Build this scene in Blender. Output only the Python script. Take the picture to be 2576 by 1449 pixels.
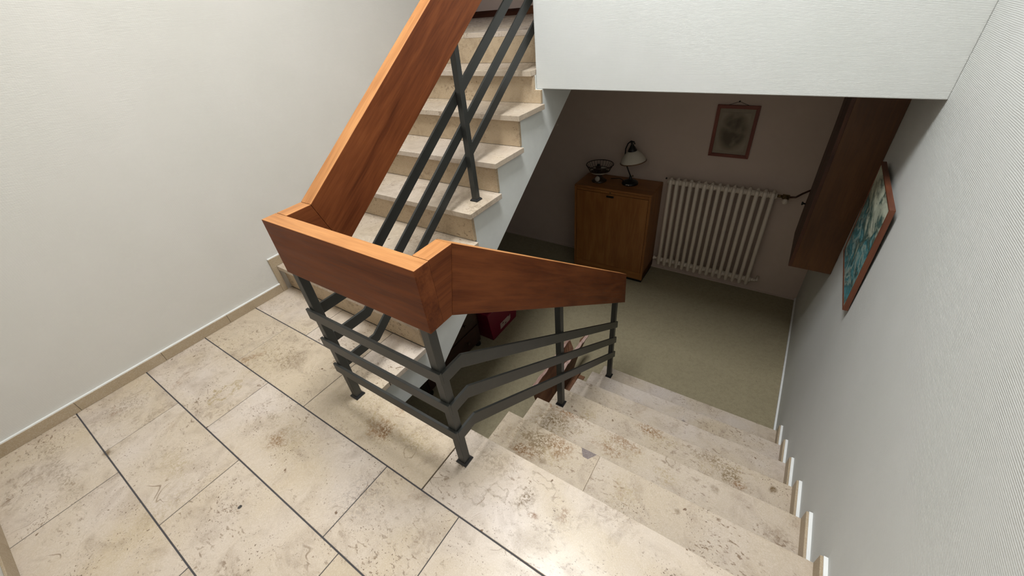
import bpy, bmesh, math, random
from mathutils import Vector, Matrix, Euler
random.seed(7)
for o in list(bpy.data.objects): bpy.data.objects.remove(o)
scene = bpy.context.scene
C = scene.collection
R = math.radians

# ------------------------------------------------------------------ camera
cam_d = bpy.data.cameras.new('camera'); cam = bpy.data.objects.new('camera', cam_d); C.objects.link(cam)
cam.location = (1.9367, -0.4204, 1.4582)
cam.rotation_euler = Euler((R(53.7784), R(4.9894), R(33.1679)), 'XYZ')
cam_d.sensor_fit = 'HORIZONTAL'; cam_d.sensor_width = 36.0; cam_d.lens = 36.0*1006.91/2576.0
cam_d.clip_start = 0.02; cam_d.clip_end = 60
scene.camera = cam
# ------------------------------------------------------------------ light
world = bpy.data.worlds.new('world'); scene.world = world; world.use_nodes = True
world.node_tree.nodes['Background'].inputs[0].default_value = (0.75, 0.83, 1.0, 1)
world.node_tree.nodes['Background'].inputs[1].default_value = 0.3
SKY_C = (1.14, 0.70, 3.50); SKY_S = (0.95, 1.2)          # skylight over the stairwell
def area(name, loc, rot, sx, sy, power, col):
    l = bpy.data.lights.new(name, 'AREA'); l.shape = 'RECTANGLE'; l.size = sx; l.size_y = sy
    l.energy = power; l.color = col
    o = bpy.data.objects.new(name, l); C.objects.link(o); o.location = loc; o.rotation_euler = rot
    return o
area('skylight_daylight', (SKY_C[0], SKY_C[1], SKY_C[2]+0.16), (0, 0, 0), SKY_S[0]-.1, SKY_S[1]-.1, 196, (0.955, 0.985, 1.0))
scene.view_settings.view_transform = 'Standard'
scene.view_settings.look = 'None'
scene.view_settings.gamma = 1.0
scene.view_settings.use_curve_mapping = False
scene.view_settings.exposure = -0.56

# ------------------------------------------------------------------ node helpers
class NT:
    def __init__(s, name):
        s.m = bpy.data.materials.new(name); s.m.use_nodes = True
        s.t = s.m.node_tree; s.t.nodes.clear()
        s.out = s.t.nodes.new('ShaderNodeOutputMaterial')
        s.b = s.t.nodes.new('ShaderNodeBsdfPrincipled'); s.l(s.b.outputs[0], s.out.inputs[0])
    def n(s, typ, **kw):
        x = s.t.nodes.new(typ)
        for k, v in kw.items(): setattr(x, k, v)
        return x
    def l(s, a, b): s.t.links.new(a, b)
    def val(s, sock, v):
        if hasattr(v, 'is_linked'): s.l(v, sock)
        else: sock.default_value = v
    def math(s, op, a, b=0.0, c=0.0, clamp=False):
        x = s.n('ShaderNodeMath', operation=op); x.use_clamp = clamp
        s.val(x.inputs[0], a); s.val(x.inputs[1], b); s.val(x.inputs[2], c); return x.outputs[0]
    def noise(s, vec, scale, detail=4, rough=.55, dist=0.0):
        x = s.n('ShaderNodeTexNoise'); s.l(vec, x.inputs['Vector'])
        x.inputs['Scale'].default_value = scale; x.inputs['Detail'].default_value = detail
        x.inputs['Roughness'].default_value = rough; x.inputs['Distortion'].default_value = dist
        return x.outputs['Fac']
    def voro(s, vec, scale, rnd=1.0):
        x = s.n('ShaderNodeTexVoronoi'); s.l(vec, x.inputs['Vector']); x.inputs['Scale'].default_value = scale
        x.inputs['Randomness'].default_value = rnd; return x.outputs['Distance']
    def ramp(s, f, stops):
        x = s.n('ShaderNodeValToRGB'); s.l(f, x.inputs[0]); e = x.color_ramp.elements
        while len(e) < len(stops): e.new(.5)
        for i, (p, c) in enumerate(stops): e[i].position = p; e[i].color = (*c, 1) if len(c) == 3 else c
        return x.outputs[0]
    def rng(s, v, a, b, c=0.0, d=1.0):
        x = s.n('ShaderNodeMapRange'); s.val(x.inputs[0], v); x.inputs[1].default_value = a; x.inputs[2].default_value = b
        x.inputs[3].default_value = c; x.inputs[4].default_value = d; x.clamp = True; return x.outputs[0]
    def mix(s, f, a, b, mode='MIX'):
        x = s.n('ShaderNodeMix', data_type='RGBA', blend_type=mode)
        s.val(x.inputs[0], f)
        s.val(x.inputs[6], a if hasattr(a, 'is_linked') else (*a, 1)); s.val(x.inputs[7], b if hasattr(b, 'is_linked') else (*b, 1))
        return x.outputs[2]
    def mapping(s, vec, scale=(1, 1, 1), loc=(0, 0, 0), rot=(0, 0, 0)):
        x = s.n('ShaderNodeMapping'); s.l(vec, x.inputs[0]); s.val(x.inputs['Location'], loc)
        x.inputs['Rotation'].default_value = rot; x.inputs['Scale'].default_value = scale; return x.outputs[0]
    def pos(s): return s.n('ShaderNodeNewGeometry').outputs['Position']
    def objco(s): return s.n('ShaderNodeTexCoord').outputs['Object']
    def rnd(s): return s.n('ShaderNodeObjectInfo').outputs['Random']
    def offset(s, vec, k=17.0):
        r = s.rnd(); cb = s.n('ShaderNodeCombineXYZ')
        s.l(s.math('MULTIPLY', r, k), cb.inputs[0]); s.l(s.math('MULTIPLY', r, k*2.3), cb.inputs[1]); s.l(s.math('MULTIPLY', r, k*.7), cb.inputs[2])
        v = s.n('ShaderNodeVectorMath', operation='ADD'); s.l(vec, v.inputs[0]); s.l(cb.outputs[0], v.inputs[1]); return v.outputs[0]
    def bump(s, h, strength=.3, dist=.002):
        x = s.n('ShaderNodeBump'); x.inputs['Strength'].default_value = strength; x.inputs['Distance'].default_value = dist
        s.l(h, x.inputs['Height']); s.l(x.outputs[0], s.b.inputs['Normal'])
    def set(s, color=None, rough=.5, spec=.5, metal=0.0, coat=0.0, coatr=.1):
        if color is not None: s.val(s.b.inputs['Base Color'], color if hasattr(color, 'is_linked') else (*color, 1))
        s.val(s.b.inputs['Roughness'], rough); s.b.inputs['Specular IOR Level'].default_value = spec
        s.b.inputs['Metallic'].default_value = metal; s.b.inputs['Coat Weight'].default_value = coat; s.b.inputs['Coat Roughness'].default_value = coatr
        return s.m

RUST, BROWN, OLIVE, GREY, INK = (.20, .092, .028), (.155, .098, .043), (.34, .25, .12), (.17, .13, .12), (.02, .018, .017)
# marks of the individual slabs: x, y, radius x, radius y, colour, strength, kind
MARKS_FLOOR = [
    (.79, .07, .11, .08, OLIVE, .45, 0), (.80, .06, .035, .03, RUST, .8, 0), (.435, -.205, .028, .02, RUST, .8, 0),
    (.784, .066, .060, .045, RUST, .85, 0), (.426, -.2045, .050, .040, RUST, .7, 0), (.46, -.17, .10, .08, OLIVE, .35, 0), (1.480, .135, .034, .048, BROWN, .8, 0),
    (1.533, .097, .020, .012, RUST, .8, 0), (1.626, .152, .018, .034, RUST, .65, 0), (.573, -.4437, .011, .011, INK, .95, 2), (-.205, -.635, .030, .020, BROWN, .85, 0),
    (1.311, .056, .055, .032, BROWN, .34, 1), (1.385, .100, .036, .030, BROWN, .4, 1), (.977, .050, .035, .022, BROWN, .5, 1), (-.073, -.183, .050, .075, OLIVE, .75, 1),
    (1.502, .2203, .055, .020, BROWN, .45, 1), (.032, .117, .10, .075, BROWN, .5, 0), (.963, .099, .10, .055, OLIVE, .5, 0), (.62, .12, .16, .10, OLIVE, .4, 0),
    (.146, -.500, .10, .05, OLIVE, .45, 0), (.30, -.144, .05, .022, BROWN, .5, 0), (1.30, .19, .12, .05, BROWN, .35, 0), (-.10, .05, .16, .12, OLIVE, .35, 0),
    (-.28, -.78, .30, .035, BROWN, .4, 0), (.95, -.18, .10, .10, GREY, .3, 0), (-.45, -.5, .12, .08, BROWN, .35, 0), (.31, -.60, .10, .12, OLIVE, .3, 0)]
MARKS_TREAD = [
    (1.36, .43, .17, .08, OLIVE, .55, 0), (1.27, .66, .15, .10, OLIVE, .55, 0), (1.62, .72, .16, .07, OLIVE, .4, 0), (1.76, 1.0, .13, .05, OLIVE, .5, 0), (2.09, .97, .14, .07, OLIVE, .5, 0),
    (1.309, .389, .070, .045, RUST, .8, 0), (1.429, .476, .075, .055, RUST, .7, 0), (1.327, .456, .085, .065, BROWN, .7, 0), (1.556, .503, .030, .024, GREY, .95, 3), (1.405, .375, .02, .015, BROWN, .7, 0),
    (1.752, .424, .06, .07, OLIVE, .45, 0), (1.30, .71, .10, .055, BROWN, .65, 0), (1.260, .635, .08, .07, BROWN, .55, 0), (1.644, .751, .075, .032, RUST, .75, 0), (1.58, .685, .09, .030, RUST, .6, 0),
    (1.873, .687, .05, .04, OLIVE, .6, 0), (2.065, .733, .018, .018, BROWN, .9, 0), (1.867, .7725, .028, .035, BROWN, .7, 1), (1.719, 1.014, .075, .035, RUST, .75, 0), (2.009, 1.005, .09, .035, BROWN, .6, 0),
    (2.112, .955, .06, .045, BROWN, .7, 0), (2.165, .923, .035, .02, RUST, .8, 0), (1.374, .937, .05, .05, OLIVE, .6, 0), (2.306, .985, .018, .018, BROWN, .9, 0), (1.834, 1.451, .012, .012, GREY, .8, 0),
    (1.95, .46, .012, .010, BROWN, .8, 0), (2.16, .55, .010, .016, BROWN, .8, 0), (.30, 1.18, .20, .06, BROWN, .35, 0), (.35, .92, .16, .06, BROWN, .35, 0)]
def mat_stone(name, light, warm, dark, rust, amount=1.0, rough=.3, marks=()):
    k = NT(name); P0 = k.pos(); p = k.offset(P0); q = k.mapping(p, (1, 1, 1))
    n1 = k.noise(q, 2.4, 5, .6, .4); n2 = k.noise(q, 9, 6, .65, .6)
    col = k.mix(k.rng(n1, .35, .68), light, warm)
    r = k.rnd(); oc = k.n('ShaderNodeSeparateColor'); k.l(k.n('ShaderNodeObjectInfo').outputs['Color'], oc.inputs[0]); r7 = oc.outputs[0]; r3 = k.rng(k.math('FRACT', k.math('MULTIPLY', r, 23.7)), 0, 1, .55, 1.15)
    col = k.mix(k.math('MULTIPLY', r7, .9), col, warm)
    col = k.mix(k.math('MULTIPLY', k.rng(n2, .50, .74), .34*amount), col, dark)
    # clustered flecks and dashes
    cl = k.rng(k.noise(q, 5.2, 3, .55, .5), .46, .66)
    fl = k.rng(k.noise(k.mapping(q, (40, 76, 60), (0, 0, 0), (0, 0, .35)), 1.0, 4, .6, .4), .575, .64)
    col = k.mix(k.math('MULTIPLY', k.math('MULTIPLY', k.math('MULTIPLY', cl, fl), r3), .72*amount), col, dark)
    cr = k.rng(k.noise(q, 150, 2, .5), .63, .70)
    cl2 = k.rng(k.noise(k.mapping(q, (1, 1, 1), (4, 8, 1)), 7.5, 2, .5), .44, .66)
    col = k.mix(k.math('MULTIPLY', k.math('MULTIPLY', cr, cl2), .75*amount), col, (dark[0]*.6, dark[1]*.55, dark[2]*.5))
    # cloudy stains
    pm = k.rng(k.noise(q, 3.4, 4, .6, .9), .56, .72); fine = k.rng(k.noise(q, 34, 5, .7, .6), .45, .62)
    col = k.mix(k.math('MULTIPLY', k.math('MULTIPLY', pm, fine), .6*amount), col, dark)
    # rare rusty nests
    rm = k.rng(k.noise(k.mapping(q, (1, 1, 1), (5.3, 1.7, 2.2)), 2.9, 3, .5, .5), .68, .78); rf = k.rng(k.noise(q, 70, 4, .7, .8), .46, .58)
    col = k.mix(k.math('MULTIPLY', k.math('MULTIPLY', rm, rf), .75*amount), col, rust)
    # isolated voids with ragged outline
    wob = k.n('ShaderNodeVectorMath', operation='ADD'); nv_ = k.n('ShaderNodeTexNoise'); k.l(q, nv_.inputs['Vector']); nv_.inputs['Scale'].default_value = 30
    sc_ = k.n('ShaderNodeVectorMath', operation='SCALE'); k.l(nv_.outputs['Color'], sc_.inputs[0]); sc_.inputs['Scale'].default_value = .035
    k.l(q, wob.inputs[0]); k.l(sc_.outputs[0], wob.inputs[1])
    vd = k.rng(k.voro(k.mapping(wob.outputs[0], (1, .7, 1), (3, 3, 3), (0, 0, .6)), 9.5), .035, .055, 1, 0)
    col = k.mix(k.math('MULTIPLY', vd, .7*amount), col, (dark[0]*.7, dark[1]*.6, dark[2]*.5))
    # fossil squiggles
    sq = k.math('ABSOLUTE', k.math('SUBTRACT', k.noise(q, 9, 1, .4, .8), .5))
    sm = k.rng(k.noise(k.mapping(q, (1, 1, 1), (9, 2, 4)), 6.0, 2, .5), .63, .69)
    col = k.mix(k.math('MULTIPLY', k.math('MULTIPLY', k.rng(sq, .003, .011, 1, 0), sm), .6*amount), col, dark)
    if marks:
        s = k.n('ShaderNodeSeparateXYZ'); k.l(P0, s.inputs[0])
        wb = k.math('MULTIPLY', k.math('SUBTRACT', k.noise(P0, 26, 4, .6), .5), 2.2); wl = k.math('MULTIPLY', k.math('SUBTRACT', k.noise(P0, 22, 3, .55), .5), 2.8)
        ff = k.rng(k.noise(P0, 85, 4, .7, .7), .43, .58); fg = k.rng(k.noise(P0, 40, 3, .6), .35, .6, .35, 1)
        for (mx, my, rx, ry, mc, st, kind) in marks:
            dx = k.math('DIVIDE', k.math('SUBTRACT', s.outputs[0], mx), rx); dy = k.math('DIVIDE', k.math('SUBTRACT', s.outputs[1], my), ry)
            d = k.math('SQRT', k.math('ADD', k.math('MULTIPLY', dx, dx), k.math('MULTIPLY', dy, dy)))
            if kind == 0: m_ = k.math('MULTIPLY', k.rng(k.math('ADD', d, wb), .35, 1.25, 1, 0), ff if mc is RUST or rx > .03 else fg)
            elif kind == 1: m_ = k.math('MULTIPLY', k.rng(k.math('ABSOLUTE', k.math('SUBTRACT', k.math('ADD', d, wl), .8)), .04, .20, 1, 0), fg)
            elif kind == 2: m_ = k.rng(k.math('ADD', d, k.math('MULTIPLY', wb, .6)), .7, .9, 1, 0)
            else: m_ = k.rng(k.math('ADD', k.math('ADD', k.math('ABSOLUTE', dx), k.math('MULTIPLY', dy, -.6)), k.math('MULTIPLY', wb, .25)), .60, .68, 1, 0) if False else k.rng(k.math('ADD', k.math('MAXIMUM', k.math('ABSOLUTE', dy), k.math('ADD', k.math('ABSOLUTE', dx), k.math('MULTIPLY', dy, -.5))), k.math('MULTIPLY', wb, .15)), .78, .86, 1, 0)
            col = k.mix(k.math('MULTIPLY', m_, min(1.0, st*1.12)), col, mc)
    col = k.mix(k.math('MULTIPLY', k.rng(k.noise(q, 240, 2, .6), .45, .75), .13), col, (1, .97, .92))
    k.bump(k.noise(q, 90, 3, .6), .05, .001)
    return k.set(col, k.rng(n2, .3, .7, rough-.04, rough+.1), .30)

def mat_wallpaper(name, col, period=.0048, strength=.32, across='z'):
    k = NT(name); p = k.pos(); s = k.n('ShaderNodeSeparateXYZ'); k.l(p, s.inputs[0])
    dist = k.noise(k.mapping(p, (1, 1, 3)), 5, 4, .6)
    along = k.math('ADD', s.outputs[0], s.outputs[1])
    rib = k.math('SINE', k.math('ADD', k.math('MULTIPLY', s.outputs[2], 6.2832/period), k.math('MULTIPLY', dist, 9)))
    wv = k.math('SINE', k.math('ADD', k.math('MULTIPLY', along, 6.2832/(period*1.5)), k.math('MULTIPLY', k.noise(p, 60, 2), 9)))
    msk = k.rng(k.noise(p, 9, 3, .6), .3, .7, .25, 1)
    h = k.math('MULTIPLY', k.math('ADD', rib, k.math('MULTIPLY', wv, .35)), msk)
    h = k.math('ADD', h, k.math('MULTIPLY', k.noise(p, 130, 3, .6), 1.2))
    h = k.math('ADD', h, k.math('MULTIPLY', k.noise(p, 4, 2), .8))
    k.bump(h, strength, .0009)
    c = k.mix(k.rng(k.noise(p, 3, 4, .6), .3, .7), col, (col[0]*.96, col[1]*.965, col[2]*.955))
    return k.set(c, .62, .35)

def mat_paint(name, col, rough=.5, var=.05, bump=.0, spec=.4):
    k = NT(name); p = k.objco()
    c = k.mix(k.rng(k.noise(p, 12, 4, .6), .3, .7), col, tuple(v*(1-var*3) for v in col))
    if bump: k.bump(k.noise(p, 180, 3, .6), bump, .001)
    return k.set(c, rough, spec)

def mat_wood(name, a, b, c, rough=.35, coat=.15, fine=1.0, spec=.4):
    k = NT(name); p = k.offset(k.objco(), 3.0)
    g1 = k.noise(k.mapping(p, (1.3, 9, 9)), 1.6, 3, .5, .9)
    g2 = k.noise(k.mapping(p, (3.0, 55, 55)), 2.0, 4, .6, .4)
    g3 = k.noise(k.mapping(p, (9, 260*fine, 260*fine)), 1.5, 3, .6)
    f = k.math('ADD', k.math('MULTIPLY', g1, .62), k.math('MULTIPLY', g2, .38))
    col = k.ramp(f, [(.33, c), (.5, a), (.66, b)])
    col = k.mix(k.math('MULTIPLY', k.rng(g3, .56, .74), .28), col, tuple(v*.35 for v in c))
    k.bump(g3, .06, .0008)
    return k.set(col, k.rng(g2, .3, .7, rough-.06, rough+.08), spec, coat=coat, coatr=.25)

def mat_carpet(name, a, b):
    k = NT(name); p = k.pos()
    n = k.noise(p, 230, 4, .7); m = k.noise(p, 40, 4, .65); L = k.noise(p, 3, 3)
    col = k.mix(k.rng(n, .35, .65), a, b)
    col = k.mix(k.math('MULTIPLY', k.rng(m, .45, .7), .35), col, tuple(v*.6 for v in a))
    col = k.mix(k.math('MULTIPLY', k.rng(L, .4, .7), .25), col, tuple(v*.75 for v in b))
    sp = k.math('LESS_THAN', k.voro(p, 9), .035); col = k.mix(k.math('MULTIPLY', sp, .6), col, tuple(v*.4 for v in a))
    k.bump(n, .9, .004); return k.set(col, .95, .1)

M = {}
M['stone'] = mat_stone('limestone_floor', (.585, .50, .437), (.51, .41, .292), (.235, .165, .108), (.25, .125, .045), 1.5, .26, MARKS_FLOOR)
M['tread'] = mat_stone('limestone_tread', (.525, .448, .392), (.475, .382, .275), (.225, .155, .10), (.25, .125, .045), 1.5, .26, MARKS_TREAD)
M['riser'] = mat_stone('limestone_riser', (.50, .385, .255), (.44, .33, .21), (.17, .11, .06), (.30, .17, .08), 1.2, .45)
M['skirt'] = mat_stone('limestone_skirting', (.44, .345, .235), (.34, .26, .165), (.22, .16, .095), (.27, .16, .08), .5, .4)
M['grout'] = mat_paint('grout', (.075, .07, .072), .9, .06, .2, .2)
M['wall_l'] = mat_wallpaper('wallpaper_left', (.605, .58, .535), .005, .22)
M['wall'] = mat_wallpaper('wallpaper_woven', (.61, .615, .595), .0050, .30)
M['wall_low'] = mat_wallpaper('wallpaper_lower_room', (.62, .495, .43), .005, .15)
M['plaster'] = mat_paint('white_plaster', (.72, .73, .70), .7, .02, .1, .25)
M['ceil'] = mat_paint('ceiling_paint', (.58, .58, .56), .8, .02, .1, .2)
M['white'] = mat_paint('white_gloss_paint', (.82, .82, .80), .4, .02)
M['wood'] = mat_wood('mahogany_handrail', (.142, .039, .0115), (.195, .058, .0175), (.075, .018, .0055), .45, .0, 1.0, .14)
M['wood_top_lit'] = mat_wood('worn_lit_handrail_edge', (.41, .178, .060), (.49, .230, .082), (.29, .112, .034), .45, .0, 1.0, .22)  # lighter copy of the handrail wood, top light painted into the colour
M['metal'] = mat_paint('charcoal_metal', (.030, .031, .028), .42, .06, .12, .5)
M['cap'] = mat_paint('black_foot', (.008, .008, .009), .3, .03, 0, .5)
M['carpet'] = mat_carpet('olive_carpet', (.30, .25, .155), (.42, .36, .235))
M['cab'] = mat_wood('oak_veneer', (.30, .115, .030), (.37, .155, .045), (.23, .080, .020), .45, .1)
M['wallbox'] = mat_wood('brown_veneer', (.085, .031, .0065), (.11, .042, .010), (.063, .021, .0045), .5, .05)
M['wallbox_dark'] = mat_wood('dark_brown_wood', (.065, .020, .007), (.10, .033, .012), (.03, .009, .004), .55, .0)
M['radiator'] = mat_paint('radiator_enamel', (.80, .70, .60), .4, .02)
M['brass'] = mat_paint('aged_brass', (.22, .15, .07), .4, .1); M['brass'].node_tree.nodes['Principled BSDF'].inputs['Metallic'].default_value = .8
M['black'] = mat_paint('black_metal', (.012, .011, .011), .35, .05)
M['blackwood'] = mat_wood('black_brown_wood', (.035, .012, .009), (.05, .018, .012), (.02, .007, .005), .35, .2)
M['bronze'] = mat_paint('dark_bronze', (.045, .025, .016), .38, .1)
M['ivory'] = mat_paint('ivory_glass', (.72, .66, .56), .25, .03)
M['rim'] = mat_paint('brown_rim', (.16, .07, .025), .4, .05)
M['porcelain'] = mat_paint('porcelain', (.62, .56, .48), .3, .12)
M['pink'] = mat_paint('magenta_plastic', (.22, .004, .030), .4, .04)
M['cord'] = mat_paint('cord', (.015, .012, .010), .6, .03)
M['bark'] = mat_wood('rough_brown_wood', (.15, .065, .03), (.20, .09, .042), (.085, .032, .016), .7, 0)
M['bark_edge'] = mat_wood('pale_sawn_edge', (.45, .30, .25), (.55, .40, .35), (.22, .10, .07), .8, 0)
M['redframe'] = mat_wood('reddish_frame', (.115, .034, .0145), (.15, .048, .021), (.075, .020, .009), .45, .1)
M['paleframe'] = mat_wood('brown_picture_frame', (.22, .06, .04), (.27, .085, .055), (.15, .04, .03), .5, .05)
M['mat'] = mat_paint('paper_mount', (.34, .285, .22), .8, .03)
M['darkskirt'] = mat_wood('dark_skirting_wood', (.05, .015, .008), (.07, .022, .012), (.03, .009, .006), .4, .2)
M['redskirt'] = mat_wood('brown_skirting_wood', (.16, .06, .025), (.2, .08, .035), (.1, .035, .015), .4, .2)

def _sea():
    k = NT('seascape_paint'); p = k.objco()
    s = k.n('ShaderNodeSeparateXYZ'); k.l(p, s.inputs[0])
    n = k.noise(k.mapping(p, (1, 3.0, 5.0), (0, .3, .1), (R(38), 0, 0)), 1.7, 5, .6, .9)
    up = k.rng(s.outputs[2], -.22, .24); near = k.rng(s.outputs[1], .34, -.34)
    f = k.math('ADD', n, k.math('MULTIPLY', k.math('SUBTRACT', up, .5), -.34))
    col = k.ramp(f, [(.28, (.62, .66, .52)), (.38, (.42, .46, .36)), (.45, (.10, .17, .14)), (.50, (.02, .075, .075)), (.56, (.06, .27, .31)), (.62, (.35, .44, .38)), (.68, (.03, .15, .17)), (.78, (.08, .33, .38))])
    dk = k.rng(k.noise(k.mapping(p, (1, 4, 9), (2, 1, 0), (R(50), 0, 0)), 2.0, 5, .6, .6), .52, .62)
    col = k.mix(k.math('MULTIPLY', dk, .6), col, (.018, .04, .03))
    fs = k.rng(k.noise(k.mapping(p, (1, 14, 30), (0, 0, 0), (R(40), 0, 0)), 2.0, 3, .6), .60, .68)
    col = k.mix(k.math('MULTIPLY', fs, .5), col, (.5, .55, .48))
    k.bump(n, .3, .003); return k.set(col, .35, .5)
M['sea'] = _sea()
def _smudge():
    k = NT('soft_drawing'); p = k.objco(); s = k.n('ShaderNodeSeparateXYZ'); k.l(p, s.inputs[0])
    e = k.math('ADD', k.math('POWER', k.math('ABSOLUTE', k.math('DIVIDE', s.outputs[0], .105)), 2.0), k.math('POWER', k.math('ABSOLUTE', k.math('DIVIDE', s.outputs[2], .155)), 2.4))
    n = k.noise(p, 11, 2, .4, .3)
    f = k.math('MULTIPLY', k.rng(e, .45, 1.5, 1, 0), k.rng(n, .30, .58, .35, 1))
    return k.set(k.mix(k.math('MULTIPLY', f, .85), (.36, .30, .235), (.10, .08, .06)), .8, .2)
M['smudge'] = _smudge()
def _sticker():
    k = NT('printed_sticker'); p = k.objco(); s = k.n('ShaderNodeSeparateXYZ'); k.l(p, s.inputs[0])
    v = k.voro(k.mapping(p, (1, 22, 22)), 1.0)
    return k.set(k.mix(k.rng(v, .30, .42, 1, 0), (.55, .42, .38), (.12, .03, .035)), .4)
M['sticker'] = _sticker()
def _glow():
    k = NT('skylight_glass'); k.set((.9, .93, .95), .2, .5)
    k.b.inputs['Transmission Weight'].default_value = 1.0; k.b.inputs['IOR'].default_value = 1.0
    return k.m
M['glass'] = _glow()

# ------------------------------------------------------------------ mesh helpers
def link(name, verts, faces, mat, parent=None, origin=None, rot=None, smooth=False, bevel=0.0, seg=2):
    """verts in world space; the object's origin is placed at `origin` with rotation `rot` (Matrix 3x3)"""
    vs = [Vector(v) for v in verts]
    if origin is None:
        lo = [min(v[i] for v in vs) for i in range(3)]; hi = [max(v[i] for v in vs) for i in range(3)]
        origin = Vector([(lo[i]+hi[i])/2 for i in range(3)])
    origin = Vector(origin); Rm = rot if rot is not None else Matrix.Identity(3); Ri = Rm.inverted()
    me = bpy.data.meshes.new(name); me.from_pydata([Ri @ (v-origin) for v in vs], [], faces); me.update()
    bm = bmesh.new(); bm.from_mesh(me); bmesh.ops.recalc_face_normals(bm, faces=bm.faces)
    if bevel > 0:
        bmesh.ops.bevel(bm, geom=[e for e in bm.edges if e.calc_face_angle(0) > .5], offset=bevel, segments=seg, profile=.5, affect='EDGES', clamp_overlap=True)
    bm.to_mesh(me); bm.free()
    if smooth:
        for p in me.polygons: p.use_smooth = True
    ob = bpy.data.objects.new(name, me); C.objects.link(ob)
    if mat: me.materials.append(M[mat] if isinstance(mat, str) else mat)
    if mat in ('stone', 'tread', 'riser', 'skirt'): ob.color = (random.uniform(.1, .8), .5, .5, 1)
    ob.matrix_basis = Matrix.Translation(origin) @ Rm.to_4x4()
    if parent is not None:
        ob.parent = parent
        w = ob.matrix_basis.copy()
        ob.matrix_basis = world_mat(parent).inverted() @ w
    return ob
WM = {}
def world_mat(o):
    m = o.matrix_basis.copy(); p = o.parent
    while p is not None: m = p.matrix_basis @ m; p = p.parent
    return m
BOXF = [(0,1,3,2),(4,6,7,5),(0,4,5,1),(2,3,7,6),(0,2,6,4),(1,5,7,3)]
def box(name, x0, x1, y0, y1, z0, z1, mat, parent=None, bevel=0.0, origin=None, rot=None, seg=2):
    v = [(x, y, z) for x in (x0, x1) for y in (y0, y1) for z in (z0, z1)]
    return link(name, v, BOXF, mat, parent, origin, rot, False, bevel, seg)
def prism_x(name, poly, x0, x1, mat, parent=None, bevel=0.0, rot=None, seg=2):
    """polygon in (y,z) swept from x0 to x1"""
    n = len(poly); v = [(x0, y, z) for y, z in poly]+[(x1, y, z) for y, z in poly]
    f = [tuple(range(n)), tuple(range(2*n-1, n-1, -1))]+[(i, (i+1) % n, n+(i+1) % n, n+i) for i in range(n)]
    return link(name, v, f, mat, parent, None, rot, False, bevel, seg)
def tube_data(pts, rad, n=10, cap=True):
    pts = [Vector(p) for p in pts]; rs = rad if isinstance(rad, (list, tuple)) else [rad]*len(pts)
    V = []; F = []; up = None
    for i, p in enumerate(pts):
        t = (pts[min(i+1, len(pts)-1)]-pts[max(i-1, 0)]).normalized()
        if up is None:
            up = Vector((0, 0, 1)) if abs(t.z) < .9 else Vector((1, 0, 0))
        a = (up-t*up.dot(t)).normalized(); b = t.cross(a); up = a
        for k in range(n):
            an = 2*math.pi*k/n; V.append(p+(a*math.cos(an)+b*math.sin(an))*rs[i])
        if i:
            o = (i-1)*n
            for k in range(n): F.append((o+k, o+(k+1) % n, o+n+(k+1) % n, o+n+k))
    if cap: F.append(tuple(range(n-1, -1, -1))); F.append(tuple(range(len(V)-n, len(V))))
    return V, F
def tube(name, pts, rad, mat, parent=None, n=10, smooth=True):
    V, F = tube_data(pts, rad, n); return link(name, V, F, mat, parent, smooth=smooth)
def lathe(name, prof, centre, mat, parent=None, n=28, axis=None, smooth=True, closed=False):
    cx, cy, cz = centre; V = []; F = []
    A = axis if axis is not None else Matrix.Identity(3)
    for r, z in prof:
        for k in range(n):
            a = 2*math.pi*k/n; V.append(Vector(centre)+A @ Vector((r*math.cos(a), r*math.sin(a), z)))
    m = len(prof)
    for i in range(m-1):
        for k in range(n): F.append((i*n+k, i*n+(k+1) % n, (i+1)*n+(k+1) % n, (i+1)*n+k))
    if closed:
        for k in range(n): F.append(((m-1)*n+k, (m-1)*n+(k+1) % n, (k+1) % n, k))
    else:
        F.append(tuple(range(n-1, -1, -1))); F.append(tuple(range((m-1)*n, m*n)))
    return link(name, V, F, mat, parent, origin=Vector(centre), smooth=smooth)
def join_data(*vf):
    V = []; F = []
    for v, f in vf:
        o = len(V); V += list(v); F += [tuple(i+o for i in q) for q in f]
    return V, F
def boxd(x0, x1, y0, y1, z0, z1):
    return [(x, y, z) for x in (x0, x1) for y in (y0, y1) for z in (z0, z1)], list(BOXF)
def empty(name, loc, label=None, cat=None, group=None):
    o = bpy.data.objects.new(name, None); C.objects.link(o); o.location = loc; o.empty_display_size = .1
    bpy.context.view_layer.update()
    if label: tag(o, label, cat, group)
    return o
def tag(o, label, cat, group=None):
    o['label'] = label; o['category'] = cat
    if group: o['group'] = group
    return o
def struct(o, label=None, cat=None):
    o['kind'] = 'structure'
    if label: o['label'] = label
    if cat: o['category'] = cat
    return o

# ------------------------------------------------------------------ dimensions (metres)
XL, XR = -.632, 2.400          # stairwell side walls
YB, YW = -.985, 3.722          # wall behind the viewer, far wall of the lower room
ZF, ZC = -1.288, 3.50          # lower floor, ceiling
RD, GD, Y0 = .184, .2607, .2616        # going down: rise, run, first nosing
RU, GU, YU = .1819, .2653, .530        # going up: rise, run, first riser
NU = 7
ZU = NU*RU                             # upper hall level
XD = 1.131                     # left edge of the lower flight
YBM, ZBM, XBM = 1.8886, .984, .5586    # white upper wall over the lower flight

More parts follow.
